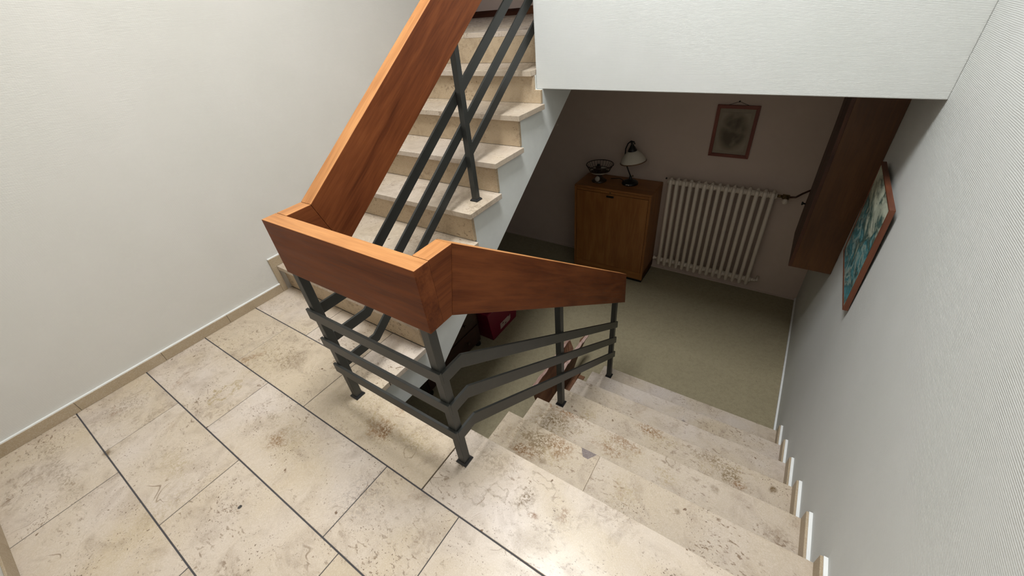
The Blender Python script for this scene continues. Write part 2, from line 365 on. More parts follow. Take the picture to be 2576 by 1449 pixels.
# ------------------------------------------------------------------ setting: shell
LY1 = 2.42
struct(box('wall_left', XL-.2, XL, YB-.2, LY1, -.26, ZC+.2, 'wall_l'), 'plain warm white wall left of the stairwell', 'wall')
struct(box('wall_right', XR, XR+.2, YB-.2, YW+.2, ZF-.1, ZC+.2, 'wall'), 'white woven wallpaper wall along the lower flight', 'wall')
struct(box('wall_front', -2.4, XR, YB-.2, YB, ZF-.1, ZC+.2, 'wall_l'), 'white wall behind the landing, at the lower left corner', 'wall')
struct(box('wall_upper', XBM, XR, YBM, YBM+.262, ZBM, ZC, 'wall', bevel=.004), 'white ribbed wallpaper wall hanging over the lower flight', 'wall')
struct(box('wall_back', -2.4, XR, YW, YW+.15, ZF, 1.0, 'wall_low'), 'dim far wall of the lower room with radiator and picture', 'wall')
struct(box('wall_side', -2.4, -2.25, YB, YW, ZF, -.26+1.26, 'wall_low'), 'wall on the far left of the lower room', 'wall')
struct(box('wall_hall', -2.4, XBM+.3, 4.15, 4.3, ZU, ZC, 'wall_low'), 'dim wall at the end of the upper hall', 'wall')
struct(box('wall_hall_side', XBM, XBM+.2, YBM+.262, 4.15, ZU, ZC, 'wall_low'), 'wall on the right of the upper hall', 'wall')
struct(box('wall_hall_left', -2.6, -2.4, LY1, 4.3, ZU, ZC, 'wall_low'), 'wall on the left of the upper hall', 'wall')
struct(box('wall_hall_front', -2.4, XL-.2, LY1-.2, LY1, ZU, ZC, 'wall_low'), 'wall beside the upper stair head', 'wall')
# lower room floor and upper hall slab
struct(box('floor', -2.4, XR, YB, YW, ZF-.1, ZF, 'carpet'), 'olive beige carpet floor of the lower room', 'floor')
up = struct(box('floor', -2.4, XR, YU-.03+6*GU+.06, 4.15, .99, ZU-.03, 'plaster'), 'upper hall floor slab', 'floor')
for i in range(4):
    box('tile', -2.38+i*.745, -2.38+(i+1)*.745-.004, YU-.03+6*GU+.03, 4.148, ZU-.03, ZU, 'tread', up, .002)
# ceiling with the skylight opening
sx0, sx1 = SKY_C[0]-SKY_S[0]/2, SKY_C[0]+SKY_S[0]/2; sy0, sy1 = SKY_C[1]-SKY_S[1]/2, SKY_C[1]+SKY_S[1]/2
cv, cf = join_data(boxd(-2.4, sx0, YB, 4.3, ZC, ZC+.2), boxd(sx1, XR, YB, 4.3, ZC, ZC+.2), boxd(sx0, sx1, YB, sy0, ZC, ZC+.2), boxd(sx0, sx1, sy1, 4.3, ZC, ZC+.2))
struct(link('ceiling', cv, cf, 'ceil'), 'white stairwell ceiling', 'ceiling')
w1 = empty('window_1', (SKY_C[0], SKY_C[1], ZC)); struct(w1, 'skylight over the stairwell', 'window')
fv, ff = join_data(boxd(sx0, sx0+.05, sy0, sy1, ZC-.01, ZC+.24), boxd(sx1-.05, sx1, sy0, sy1, ZC-.01, ZC+.24), boxd(sx0, sx1, sy0, sy0+.05, ZC-.01, ZC+.24), boxd(sx0, sx1, sy1-.05, sy1, ZC-.01, ZC+.24))
link('window_frame', fv, ff, 'white', w1)

# landing: concrete slab, grout bed, and every tile on its own
LE = .200                                  # landing edge above the open well
sv, sf = join_data(boxd(XL, .600, YB, YU, -.2245, -.034), boxd(.600, XR, YB, LE-.02, -.2245, -.034))
land = struct(link('floor', sv, sf, 'plaster'), 'limestone tiled landing floor', 'floor')
gv, gf = join_data(boxd(XL, .6125, YB, YU, -.034, -.0022), boxd(.6125, XD-.02, YB, LE-.004, -.034, -.0022), boxd(XD-.02, XR, YB, -.03, -.034, -.0022))
link('grout_bed', gv, gf, 'grout', land)
G = [-.985, -.6427, -.3413, -.0389, .2708, .530]
rows = [
    (G[0], G[1], [XL, -.040, .62, 1.25, 1.88, XR]),
    (G[1], G[2], [XL, -.218, .369, 1.034, 1.66, XR]),
    (G[2], G[3], [XL, .068, .9425, 1.3125, 1.95, XR]),
]
def tile(x0, x1, y0, y1, par, gx=.0017, gy=.0026, mat='stone', z0=-.03, z1=0.0, warm=.4):
    t_ = box('tile', x0+gx, x1-gx, y0+gy, y1-gy, z0, z1+random.uniform(-.0004, .0004), mat, par, .0012, seg=1)
    t_.color = (warm, .5, .5, 1); return t_
warmth = ((.45, .25, .3, .3, .3), (.1, .25, .5, .95, .4), (.1, .2, .35, .3, .3))
for (y0, y1, xs), ws in zip(rows, warmth):
    for a, b, w_ in zip(xs[:-1], xs[1:], ws): tile(a, b, y0, y1, land, warm=w_)
tile(XL, -.245, G[3], G[4], land, warm=.9); tile(-.245, .367, G[3], G[4], land, warm=.95)
# tile that reaches the open well is cut back round the corner
a, b = .367, 1.1275
tv = [(a+.0017, G[3]+.0026), (b-.0017, G[3]+.0026), (b-.0017, LE), (.6187, LE), (.6187, G[4]-.0026), (a+.0017, G[4]-.0026)]
nv = len(tv)
link('tile', [(x, y, -.03) for x, y in tv]+[(x, y, 0) for x, y in tv], [tuple(range(nv-1, -1, -1)), tuple(range(nv, 2*nv))]+[(i, (i+1) % nv, nv+(i+1) % nv, nv+i) for i in range(nv)], 'stone', land, bevel=.0012, seg=1).color = (.95, .5, .5, 1)
for a, b, w_ in ((XL, -.0773, .05), (-.0773, .3665, .4), (.3665, .6204, .05)): tile(a, b, G[4], YU, land, warm=w_)

# skirting of the landing
bl = empty('baseboard_left', (XL, 0, 0)); struct(bl, 'low beige stone skirting along the left wall', 'skirting')
yy = [YB, -.62, -.2409, .1137, YU-.063]
for a, b in zip(yy[:-1], yy[1:]):
    box('skirting_tile', XL, -.6191, a+.0006, b-.0006, 0, .058, 'skirt', bl, .001, seg=1)
box('sealant_line', XL, -.6215, YB, YU-.063, .058, .0635, 'white', bl)
bf = empty('baseboard_front', (0, YB, 0)); struct(bf, 'low brown stone skirting at the lower left corner', 'skirting')
xx = [XL, -.045, .60, 1.2, 1.8, XR]
for a, b in zip(xx[:-1], xx[1:]):
    box('skirting_tile', a+.0006, b-.0006, YB, -.9779, 0, .066, 'skirt', bf, .001, seg=1)
br = empty('baseboard_right', (XR, 3, ZF)); struct(br, 'thin white skirting strip of the lower room', 'skirting')
box('strip', XR-.012, XR, Y0+6*GD+.01, YW, ZF, ZF+.022, 'white', br); 
bb = empty('baseboard_back', (1, YW, ZF)); struct(bb, 'thin pale strip along the lower far wall', 'skirting')
box('strip', -2.2, XR-.012, YW-.012, YW, ZF, ZF+.016, 'wall_low', bb)
bh = empty('baseboard_hall', (-1, 4.15, ZU)); struct(bh, 'dark wooden skirting at the end of the upper hall', 'skirting')
box('skirting_board', -2.3, -.865, 4.13, 4.15, ZU, ZU+.062, 'darkskirt', bh, .002)
box('skirting_board', -.86, XBM, 4.125, 4.15, ZU, ZU+.075, 'redskirt', bh, .002)

# ------------------------------------------------------------------ upper flight
sf_ = empty('staircase', (0, YU, 0), 'upper flight of beige limestone steps rising along the left wall', 'stairs')
def ridge(n): return YU+(n-1)*GU                     # riser n face
for n in range(1, NU+1):
    xr = .630 if n < 6 else XBM-.002
    rr = .604 if n < 6 else XBM-.002
    if n == 6:      # the riser steps back under the corner of the upper wall
        pz = [(XL+.001, 5*RU+.0005), (.604, 5*RU+.0005), (.604, ZBM-.001), (XBM-.002, ZBM-.001), (XBM-.002, 6*RU-.0305), (XL+.001, 6*RU-.0305)]
        m6 = len(pz); y6 = ridge(6)
        link('riser', [(x, y6, z) for x, z in pz]+[(x, y6+.02, z) for x, z in pz], [tuple(range(m6)), tuple(range(2*m6-1, m6-1, -1))]+[(i, (i+1) % m6, m6+(i+1) % m6, m6+i) for i in range(m6)], 'riser', sf_)
    else: box('riser', XL+.001, rr, ridge(n), ridge(n)+.02, (n-1)*RU+.0005, n*RU-.0305, 'riser', sf_, .0008, seg=1)
    if n < NU:
        box('tread', XL+.001, xr, ridge(n)-.030, ridge(n+1)-.0005, n*RU-.030, n*RU, 'tread', sf_, .0018)
# raw stair body with its white painted side
body = [(YU+.0005, -.2245), (YU+.0005, -.034), (YU+.0205, -.034)]
for n in range(1, NU):
    if n > 1: body.append((ridge(n)+.0205, (n-1)*RU-.0305))
    body.append((ridge(n)+.0205, min(n*RU-.0305, .9830)))
sl = .692; yk = .640
body += [(yk+(.983+.2245)/sl, .983), (yk, -.2245)]
prism_x('stringer', body, XL+.001, .600, 'plaster', sf_)
box('stair_core', XL+.001, XBM-.002, ridge(6)+.0205, 2.118, .9832, 6*RU-.0305, 'plaster', sf_)
# stepped stone skirting on the left wall
for n in range(1, NU+1):
    z0, z1 = (n-1)*RU, n*RU
    box('skirting_tile', XL+.0005, -.6191, ridge(n)-.0625, ridge(n)-(.0305 if n else 0), z0+.0005, z1+.001, 'skirt' if n > 1 else 'skirt', sf_, .0008, seg=1)
    box('skirting_tile', XL+.0005, -.6191, ridge(n)-.0625, min(ridge(n+1)-.063, LY1-.02), z1+.0012, z1+.0615, 'skirt', sf_, .0008, seg=1)
    box('sealant_line', XL+.0005, -.6215, ridge(n)-.0625, min(ridge(n+1)-.063, LY1-.02), z1+.0615, z1+.067, 'white', sf_)

# ------------------------------------------------------------------ lower flight
sd = empty('staircase', (1.75, Y0, 0), 'lower flight of limestone steps going down beside the right wall', 'stairs')
for i in range(7):
    yn = Y0+i*GD; z = -i*RD
    y0 = (-.0389+.0026) if i == 0 else yn-GD-.029
    wt = (.1, .9, .55, .55, .05, .0, .0)[i]
    if i == 1:
        box('tread', XD, 1.608, y0, yn, z-.03, z, 'tread', sd, .0018).color = (.9, .5, .5, 1); box('tread', 1.6085, XR-.0005, y0, yn, z-.03, z, 'tread', sd, .0018).color = (.45, .5, .5, 1)
    else:
        box('tread', XD, XR-.0005, y0, yn, z-.03, z, 'tread' if i else 'stone', sd, .0018).color = (wt, .5, .5, 1)
    box('riser', XD+.022, XR-.0005, yn-.050, yn-.030, z-RD+.0005, z-.0305, 'riser', sd, .0008, seg=1)
    # skirting on the wall
    ys = (.02 if i == 0 else yn-GD-.029)
    box('skirting_tile', XR-.0212, XR-.0003, (YB+.01 if i == 0 else yn-GD+.0006), yn-.001, z+.0005, z+.066, 'skirt', sd, .0008, seg=1)
    box('sealant_line', XR-.0125, XR-.0003, (YB+.01 if i == 0 else yn-GD+.0006), yn-.001, z+.066, z+.0705, 'white', sd)
bd = [(LE-.0195, -.034), ]
for i in range(7):
    yn = Y0+i*GD-.0505; z = -i*RD-.0305
    bd.append((yn, z)); bd.append((yn, z-RD))
bd[-1] = (Y0+6*GD-.0505, ZF+.001)
bd += [(1.32, ZF+.001), (LE-.0195, -.36)]
prism_x('stringer', bd, XD+.025, XR-.0005, 'plaster', sd)

# ------------------------------------------------------------------ railing
rl = empty('stair_railing', (.865, .138, 0), 'charcoal metal bar railing with broad mahogany handrail boards round the stairwell', 'railing')
PX, QX, PY = .545, 1.196, .139
SU, SD_ = .690, -.687
ROTU = Matrix(((0, -1, 0), (math.cos(math.atan(SU)), 0, -math.sin(math.atan(SU))), (math.sin(math.atan(SU)), 0, math.cos(math.atan(SU)))))
ROTD = Matrix(((0, -1, 0), (math.cos(math.atan(SD_)), 0, -math.sin(math.atan(SD_))), (math.sin(math.atan(SD_)), 0, math.cos(math.atan(SD_)))))
ROTY = Matrix(((0, -1, 0), (1, 0, 0), (0, 0, 1)))
TH = .2105                                  # height of the handrail boards
WT, WB = .9330, .7225
HX0, HX1 = .542, .602                       # left boards
KX0, KX1 = 1.187, 1.246                     # right boards
def post(x, y, z0, z1, h=.0165):
    p = box('post', x-h, x+h, y-h, y+h, z0+.010, z1, 'metal', rl, .0015, seg=1)
    v = []; 
    for zz, e in ((z0, .0245), (z0+.006, .0245), (z0+.013, .0185)):
        v += [(x-e, y-e, zz), (x+e, y-e, zz), (x+e, y+e, zz), (x-e, y+e, zz)]
    f = [(3, 2, 1, 0), (8, 9, 10, 11)]
    for k in range(2):
        for i in range(4): f.append((k*4+i, k*4+(i+1) % 4, k*4+4+(i+1) % 4, k*4+4+i))
    link('foot_plate', v, f, 'cap', p)
    return p
upbot = lambda y: WB+SU*(y-.304)
dnbot = lambda y: .7202+SD_*(y-.1956)
post(PX, PY, 0, WB+.004); post(QX, PY, 0, WB+.004)
post(PX, 1.194, 3*RU, upbot(1.194)+.01); post(PX, 2.235, ZU, upbot(2.235)+.01)
post(QX, .937, -3*RD, dnbot(.937)+.012); post(QX+.008, 1.742, -6*RD, dnbot(1.742)+.012)
# bars: flat steel, 50 x 11 mm
BT, BH = .011, .050
FY = PY-.0165-BT                             # front bars in front of the posts
UX = PX-.0165-BT                             # left bars on the wall side of the posts
DX = QX+.0165                                # right bars on the step side of the posts
tops = (.5275, .3720, .2180)
for k, zt in enumerate(tops):
    box('rail_bar', PX-.028, DX+BT, FY, FY+BT, zt-BH+.008, zt+.008, 'metal', rl, .001, seg=1)
    # up the left flight
    hh = BH*math.sqrt(1+SU*SU); yk_ = .337; th = math.atan(SU)/2; dk = BH*math.tan(th)
    ye = 2.22
    prism_x('rail_bar', [(PY-.012, zt), (yk_, zt), (ye, zt+SU*(ye-yk_)), (ye, zt+SU*(ye-yk_)-hh), (yk_+dk, zt-BH), (PY-.012, zt-BH)], UX, UX+BT, 'metal', rl, .001, seg=1)
    # down the right flight
    hh = BH*math.sqrt(1+SD_*SD_); yk_ = .222; dk = BH*math.tan(math.atan(-SD_)/2)
    ye = 1.788
    prism_x('rail_bar', [(FY+BT+.0002, zt), (yk_, zt), (ye, zt+SD_*(ye-yk_)), (ye, zt+SD_*(ye-yk_)-hh), (yk_-dk, zt-BH), (FY+BT+.0002, zt-BH)], DX, DX+BT, 'metal', rl, .001, seg=1)
# handrail boards
HB = .0022
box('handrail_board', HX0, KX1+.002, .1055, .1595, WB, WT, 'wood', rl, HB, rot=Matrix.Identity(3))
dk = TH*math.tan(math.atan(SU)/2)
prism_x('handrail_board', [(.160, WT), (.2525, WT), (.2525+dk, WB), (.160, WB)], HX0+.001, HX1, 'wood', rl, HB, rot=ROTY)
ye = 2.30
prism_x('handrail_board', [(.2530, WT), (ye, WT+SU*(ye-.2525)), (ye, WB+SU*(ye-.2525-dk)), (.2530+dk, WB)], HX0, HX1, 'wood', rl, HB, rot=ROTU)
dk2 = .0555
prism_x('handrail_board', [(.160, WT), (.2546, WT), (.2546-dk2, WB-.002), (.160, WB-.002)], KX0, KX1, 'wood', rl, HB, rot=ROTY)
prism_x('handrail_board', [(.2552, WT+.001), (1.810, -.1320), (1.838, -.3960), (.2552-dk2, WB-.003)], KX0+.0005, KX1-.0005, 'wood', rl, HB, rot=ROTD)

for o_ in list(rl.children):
    if o_.name.startswith('handrail_board'):                 # worn upper faces, overhead light painted into their paler honey tone
        o_.data.materials.append(M['wood_top_lit']); W3 = world_mat(o_).to_3x3()
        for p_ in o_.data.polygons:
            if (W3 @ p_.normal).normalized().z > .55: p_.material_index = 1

# ------------------------------------------------------------------ lower room: cabinet
cb = empty('cabinet', (.53, 3.52, ZF), 'low oak cabinet with drop front and small black handle against the far wall', 'cabinet')
CX0, CX1, CY0, CY1, CZ0, CZ1 = .118, .945, 3.330, 3.705, ZF+.035, -.235
cv_, cf_ = join_data(boxd(CX0, CX0+.022, CY0, CY1, CZ0, CZ1-.022), boxd(CX1-.022, CX1, CY0, CY1, CZ0, CZ1-.022), boxd(CX0, CX1, CY0+.02, CY1, CZ0, CZ0+.09), boxd(CX0+.02, CX1-.02, CY1-.012, CY1, CZ0, CZ1-.02), boxd(CX0+.022, CX1-.022, CY0+.012, CY1-.012, CZ0+.02, CZ1-.04))
ROTZ = Matrix(((0, 0, 1), (0, 1, 0), (-1, 0, 0)))
link('body', cv_, cf_, 'cab', cb, rot=ROTZ)
box('top', CX0-.002, CX1+.002, CY0-.004, CY1, CZ1-.024, CZ1, 'cab', cb, .008)
box('rail', CX0+.024, CX1-.024, CY0+.001, CY0+.018, CZ1-.052, CZ1-.026, 'cab', cb, .001)
dr = box('door', CX0+.026, CX1-.026, CY0-.001, CY0+.017, CZ0+.096, CZ1-.056, 'cab', cb, .002, rot=ROTZ)
hv, hf = join_data(boxd(.484, .562, CY0-.012, CY0-.002, -.325, -.306), boxd(.490, .497, CY0-.006, CY0, -.322, -.309), boxd(.549, .556, CY0-.006, CY0, -.322, -.309))
link('handle', hv, hf, 'black', dr, bevel=.002)
lathe('lock', [(.008, 0), (.008, .004), (.004, .005)], (.523, CY0+.0012, -.274), 'brass', cb, 14, Matrix(((1, 0, 0), (0, 0, -1), (0, 1, 0))))
box('bottom_rail', CX0+.024, CX1-.024, CY0+.001, CY0+.019, CZ0, CZ0+.092, 'cab', cb, .001)
box('plinth', CX0+.02, CX1-.004, CY0+.012, CY1-.01, ZF, CZ0, 'black', cb, .003)

# table lamp
LX, LY, LZ = .648, 3.545, CZ1
lp = empty('table_lamp', (LX, LY, LZ), 'small table lamp with ivory glass bell shade and curved dark stem on the cabinet', 'lamp')
lathe('base', [(.082, 0), (.084, .006), (.076, .022), (.052, .034), (.03, .042), (.016, .052), (.012, .075), (.009, .08)], (LX, LY, LZ), 'black', lp)
stem = [(LX, LY, LZ+.078), (LX-.018, LY, LZ+.115), (LX-.042, LY, LZ+.165), (LX-.062, LY, LZ+.22), (LX-.076, LY, LZ+.29), (LX-.074, LY, LZ+.355), (LX-.055, LY, LZ+.405), (LX-.025, LY, LZ+.432), (LX+.004, LY, LZ+.428), (LX+.014, LY, LZ+.405)]
tube('stem', stem, .0065, 'black', lp, 10)
sc = (LX+.014, LY, LZ+.232); TA = Matrix.Rotation(R(-9), 3, 'Y')
sh = lathe('shade', [(.128, 0), (.122, .018), (.108, .045), (.088, .072), (.064, .095), (.044, .108), (.040, .108), (.060, .091), (.083, .069), (.103, .043), (.117, .017), (.123, .001)], sc, 'ivory', lp, 32, TA, closed=True)
rp = [Vector(sc)+TA @ Vector((.127*math.cos(a), .127*math.sin(a), 0)) for a in [2*math.pi*i/32 for i in range(33)]]
tube('shade_rim', rp, .0045, 'rim', sh, 8)
lathe('cap', [(.046, .100), (.044, .116), (.03, .14), (.017, .162), (.011, .176), (.014, .19), (.008, .2)], sc, 'black', lp, 20, TA)
lathe('switch', [(.008, 0), (.008, .012), (.004, .014)], (LX+.022, LY, LZ+.078), 'brass', lp, 12)
box('maker_plate', LX-.018, LX+.018, LY-.0815, LY-.079, LZ+.006, LZ+.018, 'porcelain', lp)
tube('cord', [(LX-.05, LY-.03, LZ+.02), (LX-.075, LY-.02, LZ+.035), (LX-.11, LY-.0, LZ+.040), (LX-.16, LY+.01, LZ+.030), (LX-.20, LY+.02, LZ+.020), (LX-.22, LY+.03, LZ+.012)], .0035, 'cord', lp, 8)
# openwork bowl
BX, BY = .325, 3.50
bw = empty('pedestal_bowl', (BX, BY, CZ1), 'dark openwork pedestal bowl with pierced rim, left of the lamp on the cabinet', 'bowl')
lathe('foot', [(.075, 0), (.078, .006), (.055, .022), (.028, .05), (.024, .075), (.05, .092), (.058, .094)], (BX, BY, CZ1), 'bronze', bw)
fv_, ff_ = [], []
parts_ = []
lathe('band', [(.090, .098), (.106, .122), (.102, .122), (.086, .1)], (BX, BY, CZ1), 'porcelain', bw, 32, closed=True)
for i in range(26):
    a = 2*math.pi*i/26; c_, s_ = math.cos(a), math.sin(a)
    parts_.append(tube_data([(BX+.104*c_, BY+.104*s_, CZ1+.12), (BX+.122*c_, BY+.122*s_, CZ1+.148), (BX+.140*c_, BY+.140*s_, CZ1+.180)], .0022, 5))
pv, pf = join_data(*parts_); link('openwork', pv, pf, 'bronze', bw)
for rr_, zz in ((.140, .181), (.105, .121)):
    tube('rim', [(BX+rr_*math.cos(2*math.pi*i/36), BY+rr_*math.sin(2*math.pi*i/36), CZ1+zz) for i in range(37)], .0048, 'bronze', bw, 8)
lathe('medallion', [(.028, 0), (.026, .008), (.012, .012)], (BX, BY-.05, CZ1+.04), 'porcelain', bw, 20, Matrix(((1, 0, 0), (0, .35, -1), (0, 1, .35))))
lathe('dish', [(.02, .094), (.088, .1), (.088, .104), (.02, .099)], (BX, BY, CZ1), 'bronze', bw, 28)
bt = empty('small_flask', (BX-.015, BY, CZ1+.104), 'small dark square flask standing inside the openwork bowl', 'flask')
box('body', BX-.038, BX+.008, BY-.022, BY+.022, CZ1+.1045, CZ1+.165, 'bronze', bt, .005)
box('cap', BX-.028, BX-.002, BY-.012, BY+.012, CZ1+.165, CZ1+.182, 'black', bt, .002)

# ------------------------------------------------------------------ radiator
rd = empty('radiator', (1.49, 3.64, ZF), 'white column radiator of fifteen tubes under the framed picture', 'radiator')
NS = 15; RX0, RX1 = 1.040, 1.932
ZT, ZB_ = -.165, -1.155
def section(x):
    ds = []
    ya, yb_, r = 3.598, 3.664, .0185
    for y, r_ in ((ya, r), (yb_, .013)):
        ds.append(tube_data([(x, y, ZB_-.008), (x, y, ZB_+.006), (x, y, ZT-.006), (x, y, ZT+.008)], [.009, r_, r_, .009], 10))
    for zc in (ZB_+.045, ZT-.030):
        ds.append(tube_data([(x, ya-.004, zc), (x, yb_+.004, zc)], .0215, 10))
        ds.append(tube_data([(x-.0322, (ya+yb_)/2, zc), (x-.018, (ya+yb_)/2, zc), (x+.018, (ya+yb_)/2, zc), (x+.0322, (ya+yb_)/2, zc)], [.024, .028, .028, .024], 12))
    ds.append(tube_data([(x, ya, ZT-.012), (x, (ya+yb_)/2, ZT+.004), (x, yb_, ZT-.012)], .0155, 8))
    return join_data(*ds)
v0, f0 = section(0.0)
sec = None
for i in range(NS):
    x = RX0+(RX1-RX0)*i/(NS-1)
    if sec is None:
        sec = link('radiator_section', [(vx+x, vy, vz) for vx, vy, vz in [tuple(v) for v in v0]], f0, 'radiator', rd, smooth=True); x_first = x; loc0 = sec.location.copy()
    else:
        c_ = sec.copy(); C.objects.link(c_); c_.location = loc0+Vector((x-x_first, 0, 0))
yv = 3.635
vv, vf = join_data(tube_data([(RX1+.03, yv, ZT-.03), (RX1+.07, yv, ZT-.03)], .013, 10), tube_data([(RX1+.07, yv, ZT-.03), (RX1+.125, yv, ZT-.03)], .021, 12), tube_data([(RX1+.1, yv-.06, ZT-.045), (RX1+.1, yv-.005, ZT-.03)], [.022, .018], 12))
link('valve', vv, vf, 'brass', rd, smooth=True)
lathe('valve_knob', [(.02, 0), (.024, .01), (.021, .03)], (RX1+.1, yv-.055, ZT-.045), 'radiator', rd, 16, Matrix(((1, 0, 0), (0, 0, -1), (0, 1, 0))))
tube('pipe', [(RX1+.125, yv, ZT-.03), (RX1+.17, yv, ZT-.022), (RX1+.21, yv+.02, ZT+.01), (RX1+.26, YW-.02, ZT+.03), (RX1+.30, YW-.012, ZT+.03)], .0085, 'darkskirt', rd, 10)
vv, vf = join_data(tube_data([(RX0-.032, yv, ZB_+.045), (RX0-.062, yv, ZB_+.045)], .013, 10), tube_data([(RX0-.055, yv, ZB_+.045), (RX0-.075, yv, ZB_+.045)], .019, 10), tube_data([(RX0-.062, yv, ZB_+.03), (RX0-.062, yv, ZB_+.07)], .009, 8))
link('drain_plug', vv, vf, 'radiator', rd, smooth=True)
vv, vf = join_data(tube_data([(RX1+.032, yv, ZB_+.045), (RX1+.055, yv, ZB_+.045)], .017, 10), tube_data([(RX1+.055, yv, ZB_+.045), (RX1+.075, yv, ZB_+.045)], .012, 10), tube_data([(RX1+.085, yv, ZB_+.045), (RX1+.09, YW-.002, ZB_+.045)], .011, 10))
link('end_plug', vv, vf, 'radiator', rd, smooth=True)
for x in (RX0+.13, RX1-.13):
    box('wall_bracket', x-.008, x+.008, 3.675, YW-.001, ZT-.10, ZT-.085, 'radiator', rd)
nl = lathe('wall_hook', [(.009, 0), (.009, .01), (.006, .016)], (.968, YW, -.198), 'black', None, 12, Matrix(((1, 0, 0), (0, 0, -1), (0, 1, 0))))
tag(nl, 'tiny black hook in the far wall between cabinet and radiator', 'hook')

# ------------------------------------------------------------------ framed drawing on the far wall
def frame_x(name, x0, x1, z0, z1, yb, w, d, mat, par):
    """four mitred frame sides facing -Y"""
    o = [(x0, z0), (x1, z0), (x1, z1), (x0, z1)]; i = [(x0+w, z0+w), (x1-w, z0+w), (x1-w, z1-w), (x0+w, z1-w)]
    for k in range(4):
        q = [o[k], o[(k+1) % 4], i[(k+1) % 4], i[k]]
        v = [(x, yb-d, z) for x, z in q]+[(x, yb, z) for x, z in q]
        link(name, v, [(0, 1, 2, 3), (7, 6, 5, 4)]+[(a, (a+1) % 4, 4+(a+1) % 4, 4+a) for a in range(4)], mat, par, bevel=.0015, seg=1, rot=None if k % 2 == 0 else ROTZ)
pc = empty('framed_picture', (1.482, YW, .29), 'framed dark drawing in a reddish brown frame hanging above the radiator', 'picture')
FX0, FX1, FZ0, FZ1 = 1.316, 1.652, .078, .525
frame_x('frame_side', FX0, FX1, FZ0, FZ1, YW-.001, .028, .020, 'paleframe', pc)
box('mount', FX0+.02, FX1-.02, YW-.010, YW-.002, FZ0+.02, FZ1-.02, 'mat', pc)
box('drawing', FX0+.052, FX1-.052, YW-.0135, YW-.0102, FZ0+.06, FZ1-.06, 'smudge', pc)
lathe('nail', [(.004, 0), (.004, .02), (.006, .022)], (1.482, YW, .556), 'black', pc, 10, Matrix(((1, 0, 0), (0, 0, -1), (0, 1, 0))))
tube('string', [(1.40, YW-.006, .523), (1.482, YW-.008, .553), (1.564, YW-.006, .523)], .0015, 'cord', pc, 6)

# ------------------------------------------------------------------ painting on the right wall
pt = empty('seascape_painting', (XR, 2.04, .045), 'teal seascape painting in a thin reddish brown wooden frame on the right wall', 'painting')
PY0, PY1, PZ0, PZ1, PD = 1.722, 2.352, .045, .588, .022
wv_ = .008
o4 = [(PY0, PZ0), (PY1, PZ0), (PY1, PZ1), (PY0, PZ1)]; i4 = [(PY0+wv_, PZ0+wv_), (PY1-wv_, PZ0+wv_), (PY1-wv_, PZ1-wv_), (PY0+wv_, PZ1-wv_)]
for k in range(4):
    q = [o4[k], o4[(k+1) % 4], i4[(k+1) % 4], i4[k]]
    v = [(XR-.004-PD, y, z) for y, z in q]+[(XR-.004, y, z) for y, z in q]
    link('frame_side', v, [(0, 1, 2, 3), (7, 6, 5, 4)]+[(a, (a+1) % 4, 4+(a+1) % 4, 4+a) for a in range(4)], 'redframe', pt, bevel=.001, seg=1, rot=ROTY if k % 2 == 0 else ROTZ)
box('canvas', XR-.004-PD+.004, XR-.012, PY0+wv_-.001, PY1-wv_+.001, PZ0+wv_-.001, PZ1-wv_+.001, 'sea', pt)
box('backing', XR-.012, XR-.0005, PY0+.02, PY1-.02, PZ0+.02, PZ1-.02, 'mat', pt)

pt.rotation_euler = (0, R(-1.4), 0)                 # leans a little forward on its hook

# ------------------------------------------------------------------ wooden wall cupboard on the right wall
wc = empty('wall_cupboard', (2.27, 2.84, -.255), 'tall brown wooden cupboard hung high on the right wall behind the painting', 'cupboard')
WX0, WX1, WY0, WY1, WZ0, WZ1 = 2.153, 2.3985, 2.564, 3.12, -.255, .980
box('side_panel', WX0+.020, WX1, WY0, WY0+.022, WZ0, WZ1, 'wallbox', wc, .001, rot=ROTZ)
box('side_panel', WX0+.020, WX1, WY1-.022, WY1, WZ0, WZ1, 'wallbox', wc, .001, rot=ROTZ)
box('body', WX0+.024, WX1-.001, WY0+.0225, WY1-.0225, WZ0+.01, WZ1, 'wallbox', wc, 0, rot=ROTZ)
# two planked doors with a wavy natural edge
def door_plank(y0, y1, amp, seed):
    rnd = random.Random(seed); n = 24; L = []; Rr = []
    for i in range(n+1):
        z = WZ0+(WZ1-WZ0)*i/n
        L.append((y0, z)); Rr.append((y1+amp*math.sin(i*.8+seed)+rnd.uniform(-amp, amp)*.5, z))
    poly = L+Rr[::-1]
    return prism_x('door_plank', poly, WX0, WX0+.0195, 'wallbox_dark', wc, 0, rot=ROTZ)
dp = door_plank(WY0+.002, WY0+.27, .004, 1)
dp2 = door_plank(WY0+.282, WY1-.012, .010, 5)
lathe('knob', [(.006, 0), (.006, .012), (.014, .018), (.012, .026)], (WX0, 3.205-.12, -.004), 'black', dp2, 14, Matrix(((0, 0, -1), (0, 1, 0), (1, 0, 0))))

